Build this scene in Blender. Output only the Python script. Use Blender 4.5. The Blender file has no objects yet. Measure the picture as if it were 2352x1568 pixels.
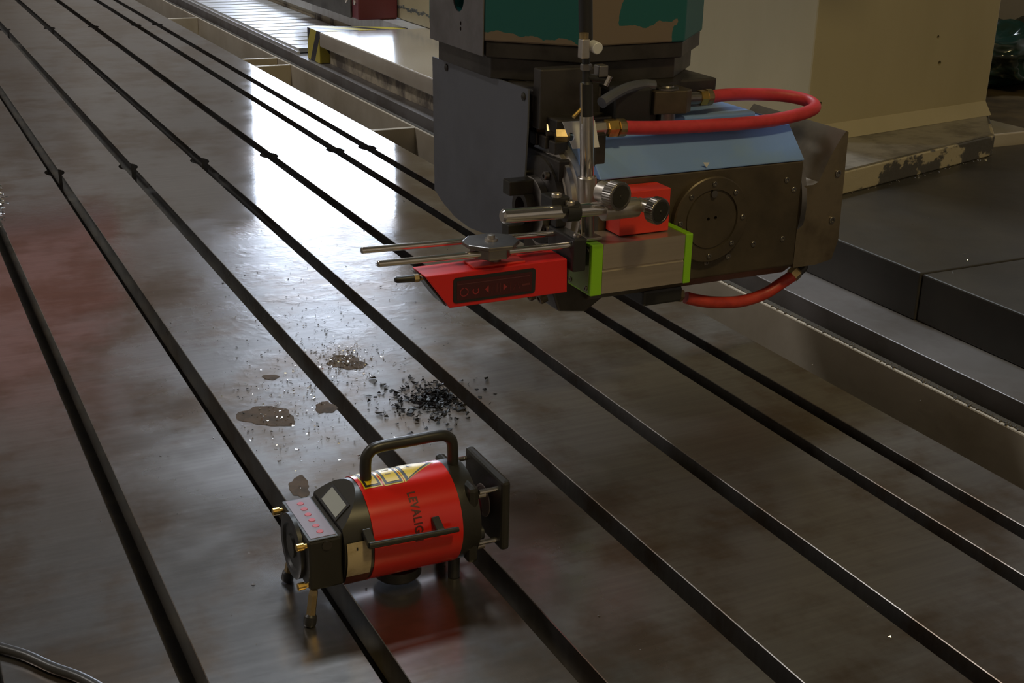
import bpy, bmesh, math, random
from mathutils import Vector, Matrix
random.seed(7)
S = bpy.context.scene
COL = S.collection

# ------------------------------------------------------------------ camera
F, PITCH, YAW, ROLL, H = 2992.4, .36322, .46589, -.0249, .857
def _cam_axes():
    p, y, r = PITCH, YAW, ROLL
    f = Vector((math.sin(y)*math.cos(p), math.cos(y)*math.cos(p), -math.sin(p)))
    ri = Vector((math.cos(y), -math.sin(y), 0)); d = f.cross(ri)
    c, s = math.cos(r), math.sin(r)
    return c*ri + s*d, -s*ri + c*d, f
RI, DN, FW = _cam_axes()
CAM = Vector((0, 0, H))
cam = bpy.data.cameras.new('camera'); camo = bpy.data.objects.new('camera', cam); COL.objects.link(camo)
M3 = Matrix((RI, -DN, -FW)).transposed()
camo.matrix_world = Matrix.Translation(CAM) @ M3.to_4x4()
cam.sensor_width = 36; cam.lens = F/2352*36; cam.clip_start = .05; cam.clip_end = 100
S.camera = camo
def ray(u, v): return RI*((u-1176)/F) + DN*((v-784)/F) + FW
def onx(u, v, x): d = ray(u, v); return CAM + d*(x/d.x)
def ony(u, v, y): d = ray(u, v); return CAM + d*(y/d.y)
def onz(u, v, z): d = ray(u, v); return CAM + d*((z-H)/d.z)

# ------------------------------------------------------------------ world, exposure, lights
w = bpy.data.worlds.new('world'); S.world = w; w.use_nodes = True
w.node_tree.nodes['Background'].inputs[0].default_value = (.75, .85, 1, 1)
w.node_tree.nodes['Background'].inputs[1].default_value = .6
vs = S.view_settings; vs.view_transform = 'Standard'; vs.look = 'None'; vs.exposure = -.22; vs.gamma = 1
vs.use_curve_mapping = False
def area(name, loc, target, sx, sy, power, col):
    l = bpy.data.lights.new(name, 'AREA'); l.shape = 'RECTANGLE'; l.size = sx; l.size_y = sy
    l.energy = power; l.color = col
    o = bpy.data.objects.new(name, l); COL.objects.link(o); o.location = loc
    o.rotation_euler = (Vector(target)-Vector(loc)).to_track_quat('-Z', 'Y').to_euler()
    return o
area('roof_light_offscreen', (2.0, 6.2, 7.1), (2.0, 6.2, 0), 1.6, 1.2, 360, (.82, .91, 1))
area('high_bay_lamp_near_offscreen', (1.3, -2.9, 7.0), (1.3, -2.9, 0), .9, .9, 215, (1, .79, .38))
area('high_bay_lamp_left_offscreen', (-4.6, 6.4, 7.0), (-4.6, 6.4, 0), 1.0, 1.0, 240, (1, .95, .90))
WINDOW_STRENGTH = 13

# ------------------------------------------------------------------ materials
MATS = {}
def mat(name, col, rough=.5, metal=0., col2=None, vs_=6., vlo=.45, vhi=.65, bump=0., bs=40., rvar=0., rs=8., spec=.5, coat=0., emit=0., stretch=None, detail=5.):
    m = bpy.data.materials.new(name); m.use_nodes = True; MATS[name] = m
    nt = m.node_tree; N = nt.nodes; L = nt.links; b = N['Principled BSDF']
    b.inputs['Base Color'].default_value = (*col, 1); b.inputs['Roughness'].default_value = rough
    b.inputs['Metallic'].default_value = metal; b.inputs['Specular IOR Level'].default_value = spec
    b.inputs['Coat Weight'].default_value = coat; b.inputs['Coat Roughness'].default_value = .15
    if emit:
        b.inputs['Emission Color'].default_value = (*col, 1); b.inputs['Emission Strength'].default_value = emit
    tc = N.new('ShaderNodeTexCoord'); out = tc.outputs['Object']
    if stretch:
        mp = N.new('ShaderNodeMapping'); mp.inputs['Scale'].default_value = stretch; L.new(out, mp.inputs[0]); out = mp.outputs[0]
    if col2:
        n = N.new('ShaderNodeTexNoise'); n.inputs['Scale'].default_value = vs_; n.inputs['Detail'].default_value = detail; n.inputs['Roughness'].default_value = .62
        L.new(out, n.inputs['Vector'])
        r = N.new('ShaderNodeValToRGB'); r.color_ramp.elements[0].position = vlo; r.color_ramp.elements[1].position = vhi
        r.color_ramp.elements[0].color = (*col, 1); r.color_ramp.elements[1].color = (*col2, 1)
        L.new(n.outputs['Fac'], r.inputs[0]); L.new(r.outputs[0], b.inputs['Base Color'])
    if rvar:
        n = N.new('ShaderNodeTexNoise'); n.inputs['Scale'].default_value = rs; n.inputs['Detail'].default_value = 6
        L.new(out, n.inputs['Vector'])
        mr = N.new('ShaderNodeMapRange'); mr.inputs[1].default_value = .3; mr.inputs[2].default_value = .7
        mr.inputs[3].default_value = max(.02, rough-rvar); mr.inputs[4].default_value = rough+rvar
        L.new(n.outputs['Fac'], mr.inputs[0]); L.new(mr.outputs[0], b.inputs['Roughness'])
    if bump:
        n = N.new('ShaderNodeTexNoise'); n.inputs['Scale'].default_value = bs; n.inputs['Detail'].default_value = 4
        L.new(out, n.inputs['Vector'])
        bp = N.new('ShaderNodeBump'); bp.inputs['Strength'].default_value = bump; bp.inputs['Distance'].default_value = .004
        L.new(n.outputs['Fac'], bp.inputs['Height']); L.new(bp.outputs[0], b.inputs['Normal'])
    return m
def table_mat():
    m = mat('oily_ground_steel', (.40, .37, .335), .22, .9)
    nt = m.node_tree; N = nt.nodes; L = nt.links; b = N['Principled BSDF']
    tc = N.new('ShaderNodeTexCoord'); g = N.new('ShaderNodeNewGeometry')
    def noise(s, det, vec=None, rough=.6):
        n = N.new('ShaderNodeTexNoise'); n.inputs['Scale'].default_value = s; n.inputs['Detail'].default_value = det; n.inputs['Roughness'].default_value = rough
        L.new(vec or g.outputs['Position'], n.inputs['Vector']); return n.outputs['Fac']
    def mrange(x, a, b_, c, d):
        r = N.new('ShaderNodeMapRange'); r.interpolation_type = 'SMOOTHSTEP'
        for i, v in enumerate((a, b_, c, d)): r.inputs[i+1].default_value = v
        L.new(x, r.inputs[0]); return r.outputs[0]
    def math_(op, a, b_):
        r = N.new('ShaderNodeMath'); r.operation = op
        for i, v in enumerate((a, b_)):
            if isinstance(v, (int, float)): r.inputs[i].default_value = v
            else: L.new(v, r.inputs[i])
        return r.outputs[0]
    # fine machining streaks across the table
    mp = N.new('ShaderNodeMapping'); mp.inputs['Scale'].default_value = (3, 60, 1); L.new(g.outputs['Position'], mp.inputs[0])
    streak = noise(1.6, 4, mp.outputs[0])
    blot = noise(2.2, 6); blot2 = noise(9, 6)
    # dried coolant film around the middle of the table
    vd = N.new('ShaderNodeVectorMath'); vd.operation = 'SUBTRACT'; vd.inputs[1].default_value = (.70, 2.20, 0)
    L.new(g.outputs['Position'], vd.inputs[0])
    sc = N.new('ShaderNodeVectorMath'); sc.operation = 'MULTIPLY'; sc.inputs[1].default_value = (1.7, .95, 1); L.new(vd.outputs[0], sc.inputs[0])
    ln = N.new('ShaderNodeVectorMath'); ln.operation = 'LENGTH'; L.new(sc.outputs[0], ln.inputs[0])
    wet = math_('ADD', ln.outputs['Value'], math_('MULTIPLY', math_('SUBTRACT', blot, .5), 1.2))
    wetm = mrange(wet, .40, .95, 1, 0)
    # colour: grey steel with rusty brown oil staining
    mx = N.new('ShaderNodeMix'); mx.data_type = 'RGBA'
    mx.inputs[6].default_value = (.375, .365, .36, 1); mx.inputs[7].default_value = (.235, .185, .145, 1)
    L.new(mrange(math_('ADD', math_('MULTIPLY', blot, .55), math_('MULTIPLY', blot2, .45)), .44, .60, 0, 1), mx.inputs[0])
    mx2 = N.new('ShaderNodeMix'); mx2.data_type = 'RGBA'; mx2.blend_type = 'MULTIPLY'; mx2.inputs[0].default_value = .5
    L.new(mx.outputs[2], mx2.inputs[6])
    cr = N.new('ShaderNodeCombineColor'); s1 = mrange(streak, .25, .75, .75, 1.1)
    for i in range(3): L.new(s1, cr.inputs[i])
    L.new(cr.outputs[0], mx2.inputs[7]); L.new(mx2.outputs[2], b.inputs['Base Color'])
    def blob(cx, cy, sx_, sy_, lo, hi):
        a = N.new('ShaderNodeVectorMath'); a.operation = 'SUBTRACT'; a.inputs[1].default_value = (cx, cy, 0); L.new(g.outputs['Position'], a.inputs[0])
        c_ = N.new('ShaderNodeVectorMath'); c_.operation = 'MULTIPLY'; c_.inputs[1].default_value = (1/sx_, 1/sy_, 0); L.new(a.outputs[0], c_.inputs[0])
        l_ = N.new('ShaderNodeVectorMath'); l_.operation = 'LENGTH'; L.new(c_.outputs[0], l_.inputs[0])
        return mrange(math_('ADD', l_.outputs['Value'], math_('MULTIPLY', math_('SUBTRACT', blot, .5), .8)), lo, hi, 1, 0)
    sxyz = N.new('ShaderNodeSeparateXYZ'); L.new(g.outputs['Position'], sxyz.inputs[0])
    # thinner oil film towards the near end, dry and matt under the head
    rg = math_('ADD', math_('ADD', mrange(blot2, .3, .7, .065, .11), math_('MULTIPLY', wetm, .17)), math_('ADD', mrange(sxyz.outputs[1], 2.7, 1.35, 0, .13), math_('MULTIPLY', blob(1.45, 1.1, .75, 1.25, .7, 1.2), .14)))
    L.new(rg, b.inputs['Roughness'])
    n1 = noise(55, 6, rough=.7); n2 = noise(110, 4)
    hgt = math_('ADD', math_('MULTIPLY', math_('MULTIPLY', math_('MULTIPLY', n1, mrange(noise(14, 3), .45, .62, .15, 1)), wetm), .42), math_('MULTIPLY', n2, .05))
    bp = N.new('ShaderNodeBump'); bp.inputs['Strength'].default_value = .24; bp.inputs['Distance'].default_value = .004
    L.new(hgt, bp.inputs['Height']); L.new(bp.outputs[0], b.inputs['Normal'])
    return m
T = table_mat()
SLOT = mat('oily_grime', (.075, .065, .055), .55, 0, (.12, .10, .075), 12)
GREY = mat('ground_rail_steel', (.30, .285, .29), .42, .6, (.20, .18, .17), 4, rvar=.06)
BEIGE = mat('worn_beige_paint', (.50, .44, .355), .5, 0, (.38, .32, .24), 3.5, .42, .68, .12, 60)
BEIGED = mat('dirty_beige_paint', (.46, .40, .30), .5, 0, (.12, .10, .085), 5, .47, .58, .25, 50)
SLABM = mat('glossy_beige_casting', (.52, .47, .40), .16, 0, (.42, .37, .31), 3, .4, .7, .02, 60, rvar=.03, spec=1., coat=1.)
COLUMN = mat('olive_beige_paint', (.42, .365, .235), .42, 0, (.35, .30, .18), 1.6, .4, .7, .10, 35, stretch=(1, 1, .35))
COLSIDE = COLUMN
FOOT = mat('chipped_beige_paint', (.46, .40, .28), .45, 0, (.085, .08, .075), 7, .49, .53, .3, 40, stretch=(1, 1, 1.6))
FOOTTOP = mat('worn_foot_top', (.30, .28, .25), .4, .2, (.16, .15, .135), 9, .45, .6, .2, 60)
BLACKCOV = mat('black_cover_paint', (.040, .037, .033), .42, .15, (.065, .058, .048), 3, .4, .7, .06, 90, rvar=.06)
DIRT = mat('groove_dirt', (.06, .052, .042), .8, 0, (.11, .092, .066), 30, .5, .7, .8, 60)
WHITECOV = mat('bare_slat_steel', (.66, .66, .66), .38, .7, (.56, .55, .54), 5, .4, .7, .15, 60, stretch=(1, 6, 1), rvar=.08)
MAROON = mat('maroon_paint', (.16, .035, .045), .4)
DARKG = mat('dark_grey_paint', (.10, .095, .09), .5, .2, (.05, .047, .045), 9)
GUARD = mat('grey_sheet_steel', (.17, .18, .21), .40, .55, (.13, .135, .155), 3, rvar=.07)
def ram_mat():
    m = mat('teal_paint_worn', (.018, .17, .18), .45)
    nt = m.node_tree; N = nt.nodes; L = nt.links; b = N['Principled BSDF']
    g = N.new('ShaderNodeNewGeometry'); n = N.new('ShaderNodeTexNoise'); n.inputs['Scale'].default_value = 17; n.inputs['Detail'].default_value = 5
    L.new(g.outputs['Position'], n.inputs['Vector'])
    sx = N.new('ShaderNodeSeparateXYZ'); L.new(g.outputs['Position'], sx.inputs[0])
    def mm(op, a, c):
        k = N.new('ShaderNodeMath'); k.operation = op
        for i, v in enumerate((a, c)):
            if isinstance(v, (int, float)): k.inputs[i].default_value = v
            else: L.new(v, k.inputs[i])
        return k.outputs[0]
    x, z = sx.outputs[0], mm('ADD', sx.outputs[2], mm('MULTIPLY', mm('SUBTRACT', n.outputs['Fac'], .5), .055))
    xn = mm('ADD', x, mm('MULTIPLY', mm('SUBTRACT', n.outputs['Fac'], .5), .06))
    a1 = mm('MULTIPLY', mm('LESS_THAN', x, 1.047), mm('GREATER_THAN', z, .572))
    a2 = mm('MULTIPLY', mm('GREATER_THAN', xn, 1.122), mm('GREATER_THAN', z, .594))
    k = mm('MAXIMUM', mm('MAXIMUM', a1, a2), mm('GREATER_THAN', xn, 1.226))
    mx = N.new('ShaderNodeMix'); mx.data_type = 'RGBA'; mx.inputs[6].default_value = (.20, .155, .115, 1); mx.inputs[7].default_value = (.012, .12, .125, 1)
    L.new(k, mx.inputs[0]); L.new(mx.outputs[2], b.inputs['Base Color'])
    return m
TEAL = ram_mat()
BAREG = mat('bare_grey_casting', (.22, .21, .215), .42, .6, (.15, .14, .14), 8, rvar=.06)
DARKM = mat('oily_dark_steel', (.075, .068, .062), .38, .55, (.04, .036, .033), 10, rvar=.08, bump=.1)
HOUS = mat('brown_oily_casting', (.125, .098, .066), .40, .45, (.07, .056, .04), 7, .4, .68, .18, 45, rvar=.08)
BLUE = mat('blue_paint', (.20, .34, .70), .38, 0, (.25, .39, .58), 6, .42, .7, .1, 50, rvar=.06)
CHROME = mat('polished_steel', (.80, .77, .74), .13, .95)
STEEL = mat('machined_steel', (.62, .58, .53), .30, .88, (.52, .47, .41), 14)
STEELD = mat('dull_steel', (.33, .31, .29), .36, 1, (.24, .22, .20), 12)
BLACK = mat('black_metal', (.022, .022, .023), .42, 0, spec=.5)
BLACKS = mat('black_satin_anodised', (.035, .033, .028), .36, .25)
BRASS = mat('yellow_brass', (.72, .48, .14), .3, 1, (.45, .30, .10), 40)
BRASSD = mat('dull_brass', (.42, .32, .17), .36, .9, (.25, .19, .10), 30)
HOSE = mat('red_rubber_hose', (.62, .045, .055), .48, 0, (.50, .035, .04), 30, bump=.08, bs=120)
HOSED = mat('red_cracked_hose', (.55, .05, .03), .42, 0, (.42, .035, .025), 40, bump=.2, bs=70)
WHITE = mat('white_plate', (.72, .73, .76), .4)
REDP = mat('red_paint', (.74, .022, .020), .36, 0)
REDPM = mat('red_paint_matt', (.78, .05, .03), .45)
REDT = mat('red_gloss_tube', (.74, .020, .012), .22, 0, coat=.5)
LIME = mat('lime_green_paint', (.28, .62, .02), .35)
LIMEF = mat('brushed_green_plate', (.25, .32, .14), .38, .75)
ALU = mat('anodised_aluminium', (.58, .50, .42), .34, .75, (.50, .43, .35), 6, stretch=(.4, 6, 10), rvar=.05)
YELLOW = mat('yellow_sticker', (.80, .58, .02), .3)
PAD = mat('lilac_keypad', (.33, .30, .38), .35)
PADFR = mat('blue_grey_pad_frame', (.15, .17, .21), .4)
PINK = mat('red_key_print', (.62, .15, .20), .5)
LCD = mat('grey_lcd', (.36, .37, .34), .25)
PAPER = mat('tan_label', (.52, .42, .26), .55, 0, (.40, .31, .18), 60)
DARKRED = mat('dark_red_membrane', (.065, .012, .016), .35)
SYM = mat('red_symbol', (.30, .03, .035), .5)
GLASSR = mat('dark_red_glass', (.06, .008, .02), .08, 0)
OIL = mat('brown_oil', (.10, .068, .042), .6, 0, (.06, .042, .026), 30, spec=.12)
CHIPB = mat('black_chips', (.035, .035, .036), .4, .6)
CHIPS = mat('bright_steel_chips', (.80, .79, .77), .2, 1)
CABLE = mat('black_rubber', (.025, .023, .02), .35)
HALLW = mat('hall_wall_paint', (.50, .45, .40), .7, 0, (.43, .385, .34), .6)
HALLC = mat('hall_ceiling', (.10, .09, .08), .8)
HALLF = mat('hall_concrete', (.22, .20, .18), .6, 0, (.15, .13, .11), 2)
BAGM = mat('dark_green_plastic_film', (.012, .035, .028), .16, 0, (.018, .02, .02), 6)
BROWNP = mat('oily_brown_plate', (.16, .115, .06), .35, .3, (.06, .045, .03), 5, .4, .65, .6, 14)
PANEL = mat('grey_cabinet_paint', (.22, .20, .175), .5)
def hazard():
    m = mat('hazard_stripes', (.5, .40, .04), .4)
    nt = m.node_tree; N = nt.nodes; L = nt.links; b = N['Principled BSDF']
    g = N.new('ShaderNodeNewGeometry'); sx = N.new('ShaderNodeSeparateXYZ'); L.new(g.outputs['Position'], sx.inputs[0])
    def mm(op, a, c):
        k = N.new('ShaderNodeMath'); k.operation = op
        for i, v in enumerate((a, c)):
            if isinstance(v, (int, float)): k.inputs[i].default_value = v
            else: L.new(v, k.inputs[i])
        return k.outputs[0]
    s = mm('ADD', mm('MULTIPLY', sx.outputs[1], 7.5), mm('ADD', mm('MULTIPLY', sx.outputs[2], 5), mm('MULTIPLY', sx.outputs[0], 7.5)))
    fr = mm('FRACT', mm('ADD', s, .30), 0); st = mm('GREATER_THAN', fr, .58)
    mx = N.new('ShaderNodeMix'); mx.data_type = 'RGBA'; mx.inputs[6].default_value = (.50, .42, .06, 1); mx.inputs[7].default_value = (.035, .035, .045, 1)
    L.new(st, mx.inputs[0]); L.new(mx.outputs[2], b.inputs['Base Color']); return m
HAZ = hazard()

# ------------------------------------------------------------------ helpers
def thing(name, label, cat, loc, group=None, kind=None):
    o = bpy.data.objects.new(name, None); COL.objects.link(o); o.location = loc
    o.empty_display_size = .05
    o['label'] = label
    if cat: o['category'] = cat
    if group: o['group'] = group
    if kind: o['kind'] = kind
    return o
def root_loc(p):
    while p.parent: p = p.parent
    return p.location.copy()
def obj(name, bm, m, parent=None, smooth=False, label=None, org=None):
    """bm is in world coordinates"""
    me = bpy.data.meshes.new(name)
    off = root_loc(parent) if parent else (Vector(org) if org is not None else Vector((0, 0, 0)))
    bmesh.ops.translate(bm, vec=-off, verts=bm.verts[:])
    bmesh.ops.recalc_face_normals(bm, faces=bm.faces[:])
    if smooth:
        for f in bm.faces: f.smooth = True
        for e in bm.edges:
            if len(e.link_faces) == 2 and e.calc_face_angle(0) > .6: e.smooth = False
    bm.to_mesh(me); bm.free()
    me.materials.append(m)
    o = bpy.data.objects.new(name, me); COL.objects.link(o)
    if parent: o.parent = parent
    else: o.location = off
    if label: o['label'] = label
    return o
def tag(o, label, cat=None, group=None, kind=None):
    o['label'] = label
    if cat: o['category'] = cat
    if group: o['group'] = group
    if kind: o['kind'] = kind
    return o
def B(): return bmesh.new()
def add_box(bm, x0, x1, y0, y1, z0, z1, bev=0, seg=2):
    t = B(); bmesh.ops.create_cube(t, size=1)
    for v in t.verts: v.co = Vector((x0+(v.co.x+.5)*(x1-x0), y0+(v.co.y+.5)*(y1-y0), z0+(v.co.z+.5)*(z1-z0)))
    if bev: bmesh.ops.bevel(t, geom=t.edges[:], offset=bev, segments=seg, profile=.5, affect='EDGES')
    merge(bm, t); return bm
def merge(bm, t, mx=None):
    me = bpy.data.meshes.new('tmp')
    if mx is not None: bmesh.ops.transform(t, matrix=mx, verts=t.verts[:])
    t.to_mesh(me); t.free(); bm.from_mesh(me); bpy.data.meshes.remove(me)
def box(x0, x1, y0, y1, z0, z1, bev=0, seg=2): return add_box(B(), x0, x1, y0, y1, z0, z1, bev, seg)
def frame(ax):
    ax = Vector(ax).normalized()
    u = ax.cross(Vector((0, 0, 1)))
    if u.length < 1e-4: u = Vector((1, 0, 0))
    u.normalize(); return ax, u, ax.cross(u).normalized()
def add_lathe(bm, p, ax, prof, seg=32, rot=0, cap=True):
    """prof: [(t, r)...] along axis ax from p"""
    p = Vector(p); ax, u, v = frame(ax)
    rings = []
    for t, r in prof:
        c = p + ax*t
        rings.append([bm.verts.new(c + (u*math.cos(rot+2*math.pi*i/seg) + v*math.sin(rot+2*math.pi*i/seg))*max(r, 1e-5)) for i in range(seg)])
    for a, b in zip(rings, rings[1:]):
        for i in range(seg):
            bm.faces.new((a[i], a[(i+1) % seg], b[(i+1) % seg], b[i]))
    if cap:
        bm.faces.new(rings[0][::-1]); bm.faces.new(rings[-1])
    return bm
def cyl(p0, p1, r, seg=24, bev=0.0, rot=0):
    p0, p1 = Vector(p0), Vector(p1); d = p1-p0; Ln = d.length
    prof = [(0, r), (Ln, r)] if not bev else [(0, r-bev), (bev, r), (Ln-bev, r), (Ln, r-bev)]
    return add_lathe(B(), p0, d, prof, seg, rot)
def add_cyl(bm, p0, p1, r, seg=24, rot=0):
    p0, p1 = Vector(p0), Vector(p1); d = p1-p0
    return add_lathe(bm, p0, d, [(0, r), (d.length, r)], seg, rot)
def prism(pts, d, bev=0):
    """pts: planar polygon of world points, d: extrusion vector"""
    bm = B(); vs1 = [bm.verts.new(Vector(p)) for p in pts]; f = bm.faces.new(vs1)
    r = bmesh.ops.extrude_face_region(bm, geom=[f])
    bmesh.ops.translate(bm, vec=Vector(d), verts=[e for e in r['geom'] if isinstance(e, bmesh.types.BMVert)])
    if bev: bmesh.ops.bevel(bm, geom=bm.edges[:], offset=bev, segments=2, profile=.5, affect='EDGES')
    return bm
def spline(pts, n=10):
    pts = [Vector(p) for p in pts]; out = []
    P = [pts[0]*2-pts[1]] + pts + [pts[-1]*2-pts[-2]]
    for i in range(1, len(P)-2):
        a, b, c, d = P[i-1:i+3]
        for k in range(n):
            t = k/n
            out.append(.5*((2*b) + (c-a)*t + (2*a-5*b+4*c-d)*t*t + (3*b-a-3*c+d)*t**3))
    out.append(pts[-1]); return out
def add_tube(bm, path, r, seg=16, cap=True):
    prev = None; rings = []
    for i, p in enumerate(path):
        t = (path[min(i+1, len(path)-1)] - path[max(i-1, 0)]).normalized()
        if prev is None: _, u, _ = frame(t)
        else: u = (prev - t*prev.dot(t)).normalized()
        prev = u; v = t.cross(u)
        rr = r(i/(len(path)-1)) if callable(r) else r
        rings.append([bm.verts.new(p + (u*math.cos(2*math.pi*k/seg)+v*math.sin(2*math.pi*k/seg))*rr) for k in range(seg)])
    for a, b in zip(rings, rings[1:]):
        for k in range(seg): bm.faces.new((a[k], a[(k+1) % seg], b[(k+1) % seg], b[k]))
    if cap: bm.faces.new(rings[0][::-1]); bm.faces.new(rings[-1])
    return bm
def hexbolt(p, ax, r, h):
    bm = add_lathe(B(), p, ax, [(0, r), (h*.8, r), (h, r*.85)], 6); return bm
def socket(p, ax, r, h):
    return add_lathe(B(), p, ax, [(0, r), (h*.8, r), (h, r*.86), (h, r*.5), (h*.45, r*.48)], 16)

def drill(o, cutters):
    """cut real holes: cutters are bmeshes in world coordinates"""
    c = B()
    for k in cutters: merge(c, k)
    bmesh.ops.translate(c, vec=-(root_loc(o) if o.parent else o.location), verts=c.verts[:])
    bmesh.ops.recalc_face_normals(c, faces=c.faces[:])
    me = bpy.data.meshes.new('cutter'); c.to_mesh(me); c.free()
    co = bpy.data.objects.new('cutter', me); COL.objects.link(co)
    if o.parent: co.parent = o.parent
    md = o.modifiers.new('drill', 'BOOLEAN'); md.operation = 'DIFFERENCE'; md.object = co; md.solver = 'EXACT'
    bpy.context.view_layer.update()
    new = bpy.data.meshes.new_from_object(o.evaluated_get(bpy.context.evaluated_depsgraph_get()))
    o.modifiers.clear(); o.data = new
    bpy.data.objects.remove(co); bpy.data.meshes.remove(me)

# ------------------------------------------------------------------ the hall (setting)
FLZ = -.75
def struct(name, bm, m, label):
    o = obj(name, bm, m); o['kind'] = 'structure'; o['label'] = label; return o
RX0, RX1, RY0, RY1, RZ1 = -7, 9, -6, 13.5, 7.2
struct('floor', box(RX0, RX1, RY0, RY1, FLZ-.1, FLZ), HALLF, 'concrete floor of the machine hall')
struct('ceiling', box(RX0, RX1, RY0, RY1, RZ1, RZ1+.1), HALLC, 'dark ceiling of the machine hall')
struct('wall_left', box(RX0-.1, RX0, RY0, RY1, FLZ, RZ1), HALLW, 'beige hall wall beside the table')
struct('wall_right', box(RX1, RX1+.1, RY0, RY1, FLZ, RZ1), HALLW, 'beige hall wall behind the column')
struct('wall_front', box(RX0, RX1, RY0-.1, RY0, FLZ, RZ1), HALLW, 'beige hall wall at the near end')
WX0, WX1, WZ0, WZ1 = 3.66, 7.6, .1, 3.15
wb = B()
add_box(wb, RX0, WX0, RY1, RY1+.15, FLZ, RZ1); add_box(wb, WX1, RX1, RY1, RY1+.15, FLZ, RZ1)
add_box(wb, WX0, WX1, RY1, RY1+.15, FLZ, WZ0); add_box(wb, WX0, WX1, RY1, RY1+.15, WZ1, RZ1)
struct('wall_back', wb, HALLW, 'beige far hall wall around the bright window')
DAY = mat('daylit_pane', (.72, .82, 1), .3, emit=WINDOW_STRENGTH)
win = thing('window_1_offscreen', 'tall bright daylight window in the far wall', None, (WX0, RY1, WZ0), kind='structure')
fb = B()
for k in range(5):
    x = WX0+(WX1-WX0)*k/4; add_box(fb, max(WX0, x-.02), min(WX1, x+.02), RY1+.02, RY1+.08, WZ0, WZ1)
for z in (WZ0+.02, (WZ0+WZ1)/2, WZ1-.02): add_box(fb, WX0, WX1, RY1+.025, RY1+.075, z-.02, z+.02)
obj('window_frame', fb, PANEL, win)
for i in range(4):
    for j in range(2):
        x = WX0+(WX1-WX0)*i/4; z = WZ0+(WZ1-WZ0)*j/2
        obj('pane_offscreen', box(x+.02, x+(WX1-WX0)/4-.02, RY1+.045, RY1+.055, z+.02, z+(WZ1-WZ0)/2-.02), DAY, win)

# ------------------------------------------------------------------ T-slot table
TY0, TY1 = -.9, 10.4
SW = .014
SLOTS = [-.366, -.166, .034, .234, .434, .630, .829, 1.031, 1.233, 1.334]
EDGES = [-.47] + SLOTS + [1.434]
NOTCH = [.70, 3.653, 6.605, 9.56]
tbl = thing('machine_table', 'long dark steel machine table with parallel T-slots under the milling head', 'machine table', (.5, 4, FLZ))
def edge_pts(x, side, rev):
    """vertices along one strip edge, biting out the round T-bolt entry holes"""
    pts = []
    for ny in NOTCH:
        rx, ry = .0255, .042; a0 = math.asin(SW/rx)
        for k in range(11):
            a = a0 + (math.pi-2*a0)*k/10
            pts.append((x - side*SW + side*rx*math.sin(a), ny - ry*math.cos(a)))   # hole centred on the slot axis
    out = [(x, TY0)] + pts + [(x, TY1)]
    return out[::-1] if rev else out
for i in range(len(EDGES)-1):
    xl = EDGES[i] + (SW if i > 0 else 0); xr = EDGES[i+1] - (SW if i < len(EDGES)-2 else 0)
    L_ = edge_pts(xl, 1, False) if i > 0 else [(xl, TY0), (xl, TY1)]
    R_ = edge_pts(xr, -1, True) if i < len(EDGES)-2 else [(xr, TY1), (xr, TY0)]
    poly = L_ + R_
    bm = prism([(x, y, -.045) for x, y in poly], (0, 0, .045))
    top = [e for e in bm.edges if all(v.co.z > -.001 for v in e.verts) and e.calc_length() > .5]
    bmesh.ops.bevel(bm, geom=top, offset=.0009, segments=1, affect='EDGES')
    obj('table_strip', bm, T, tbl)
    obj('strip_stem', box(xl+(.010 if i > 0 else 0), xr-(.010 if i < len(EDGES)-2 else 0), TY0, TY1, -.0695, -.0452), T, tbl)
obj('slot_bottom', box(-.47, 1.434, TY0, TY1, -.0890, -.0697), SLOT, tbl)
obj('table_body', box(-.46, 1.424, TY0+.02, TY1-.02, FLZ, -.0892), DARKG, tbl)
# small drilled hole
pH = onz(532, 232, 0)
for o_ in [c_ for c_ in tbl.children if c_.name.startswith('table_strip')]:
    xs = [v.co.x+tbl.location.x for v in o_.data.vertices]
    if min(xs) < pH.x < max(xs): drill(o_, [cyl((pH.x, pH.y, -.03), (pH.x, pH.y, .01), .006, 14)])

# ------------------------------------------------------------------ machine bed behind the table
BY0, BY1 = -.9, 11
bed = thing('machine_bed', 'beige cast machine bed with ground steel rail along the table', 'machine bed', (2.2, 4, FLZ))
obj('trough_wall', box(1.638, 1.657, BY0, BY1, -.42, -.03, .003), BEIGE, bed)
obj('wall_cap', box(1.6435, 1.6575, BY0, BY1, -.0299, -.0285), DIRT, bed)
obj('groove', box(1.658, 1.679, BY0, BY1, -.30, -.085), DIRT, bed)
obj('rail', box(1.68, 3.0, BY0, BY1, -.30, 0, .0015), GREY, bed)
obj('trough_floor', box(1.436, 1.637, BY0, BY1, -.45, -.425), BEIGED, bed)
obj('bed_base', box(1.44, 3.0, BY0, BY1, FLZ, -.4505), DARKG, bed)
rr = random.Random(3); cb = B()
for k in range(420):
    y = rr.uniform(.9, 2.6); x = 1.6435+rr.uniform(-.003, .008); s = rr.uniform(.001, .0035)
    t = B(); bmesh.ops.create_icosphere(t, subdivisions=1, radius=s); merge(cb, t, Matrix.Translation((x, y, -.0295)))
gr = obj('edge_grime', cb, SLOT, bed); gr['kind'] = 'stuff'
for (u, v), back in (((452, 40), 0), ((628, 132), 0), ((655, 148), 0), ((935, 292), 0), ((1000, 330), 1)):
    y = onz(u, v, -.03).y if not back else 1.05
    obj('cross_rib', box(1.4345, 1.6375, y-.011, y+.011, -.125, -.031, .002), BEIGE, bed)
    obj('rib_web', box(1.4345, 1.600, y-.008, y+.008, -.42, -.1255), BEIGED, bed)

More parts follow.
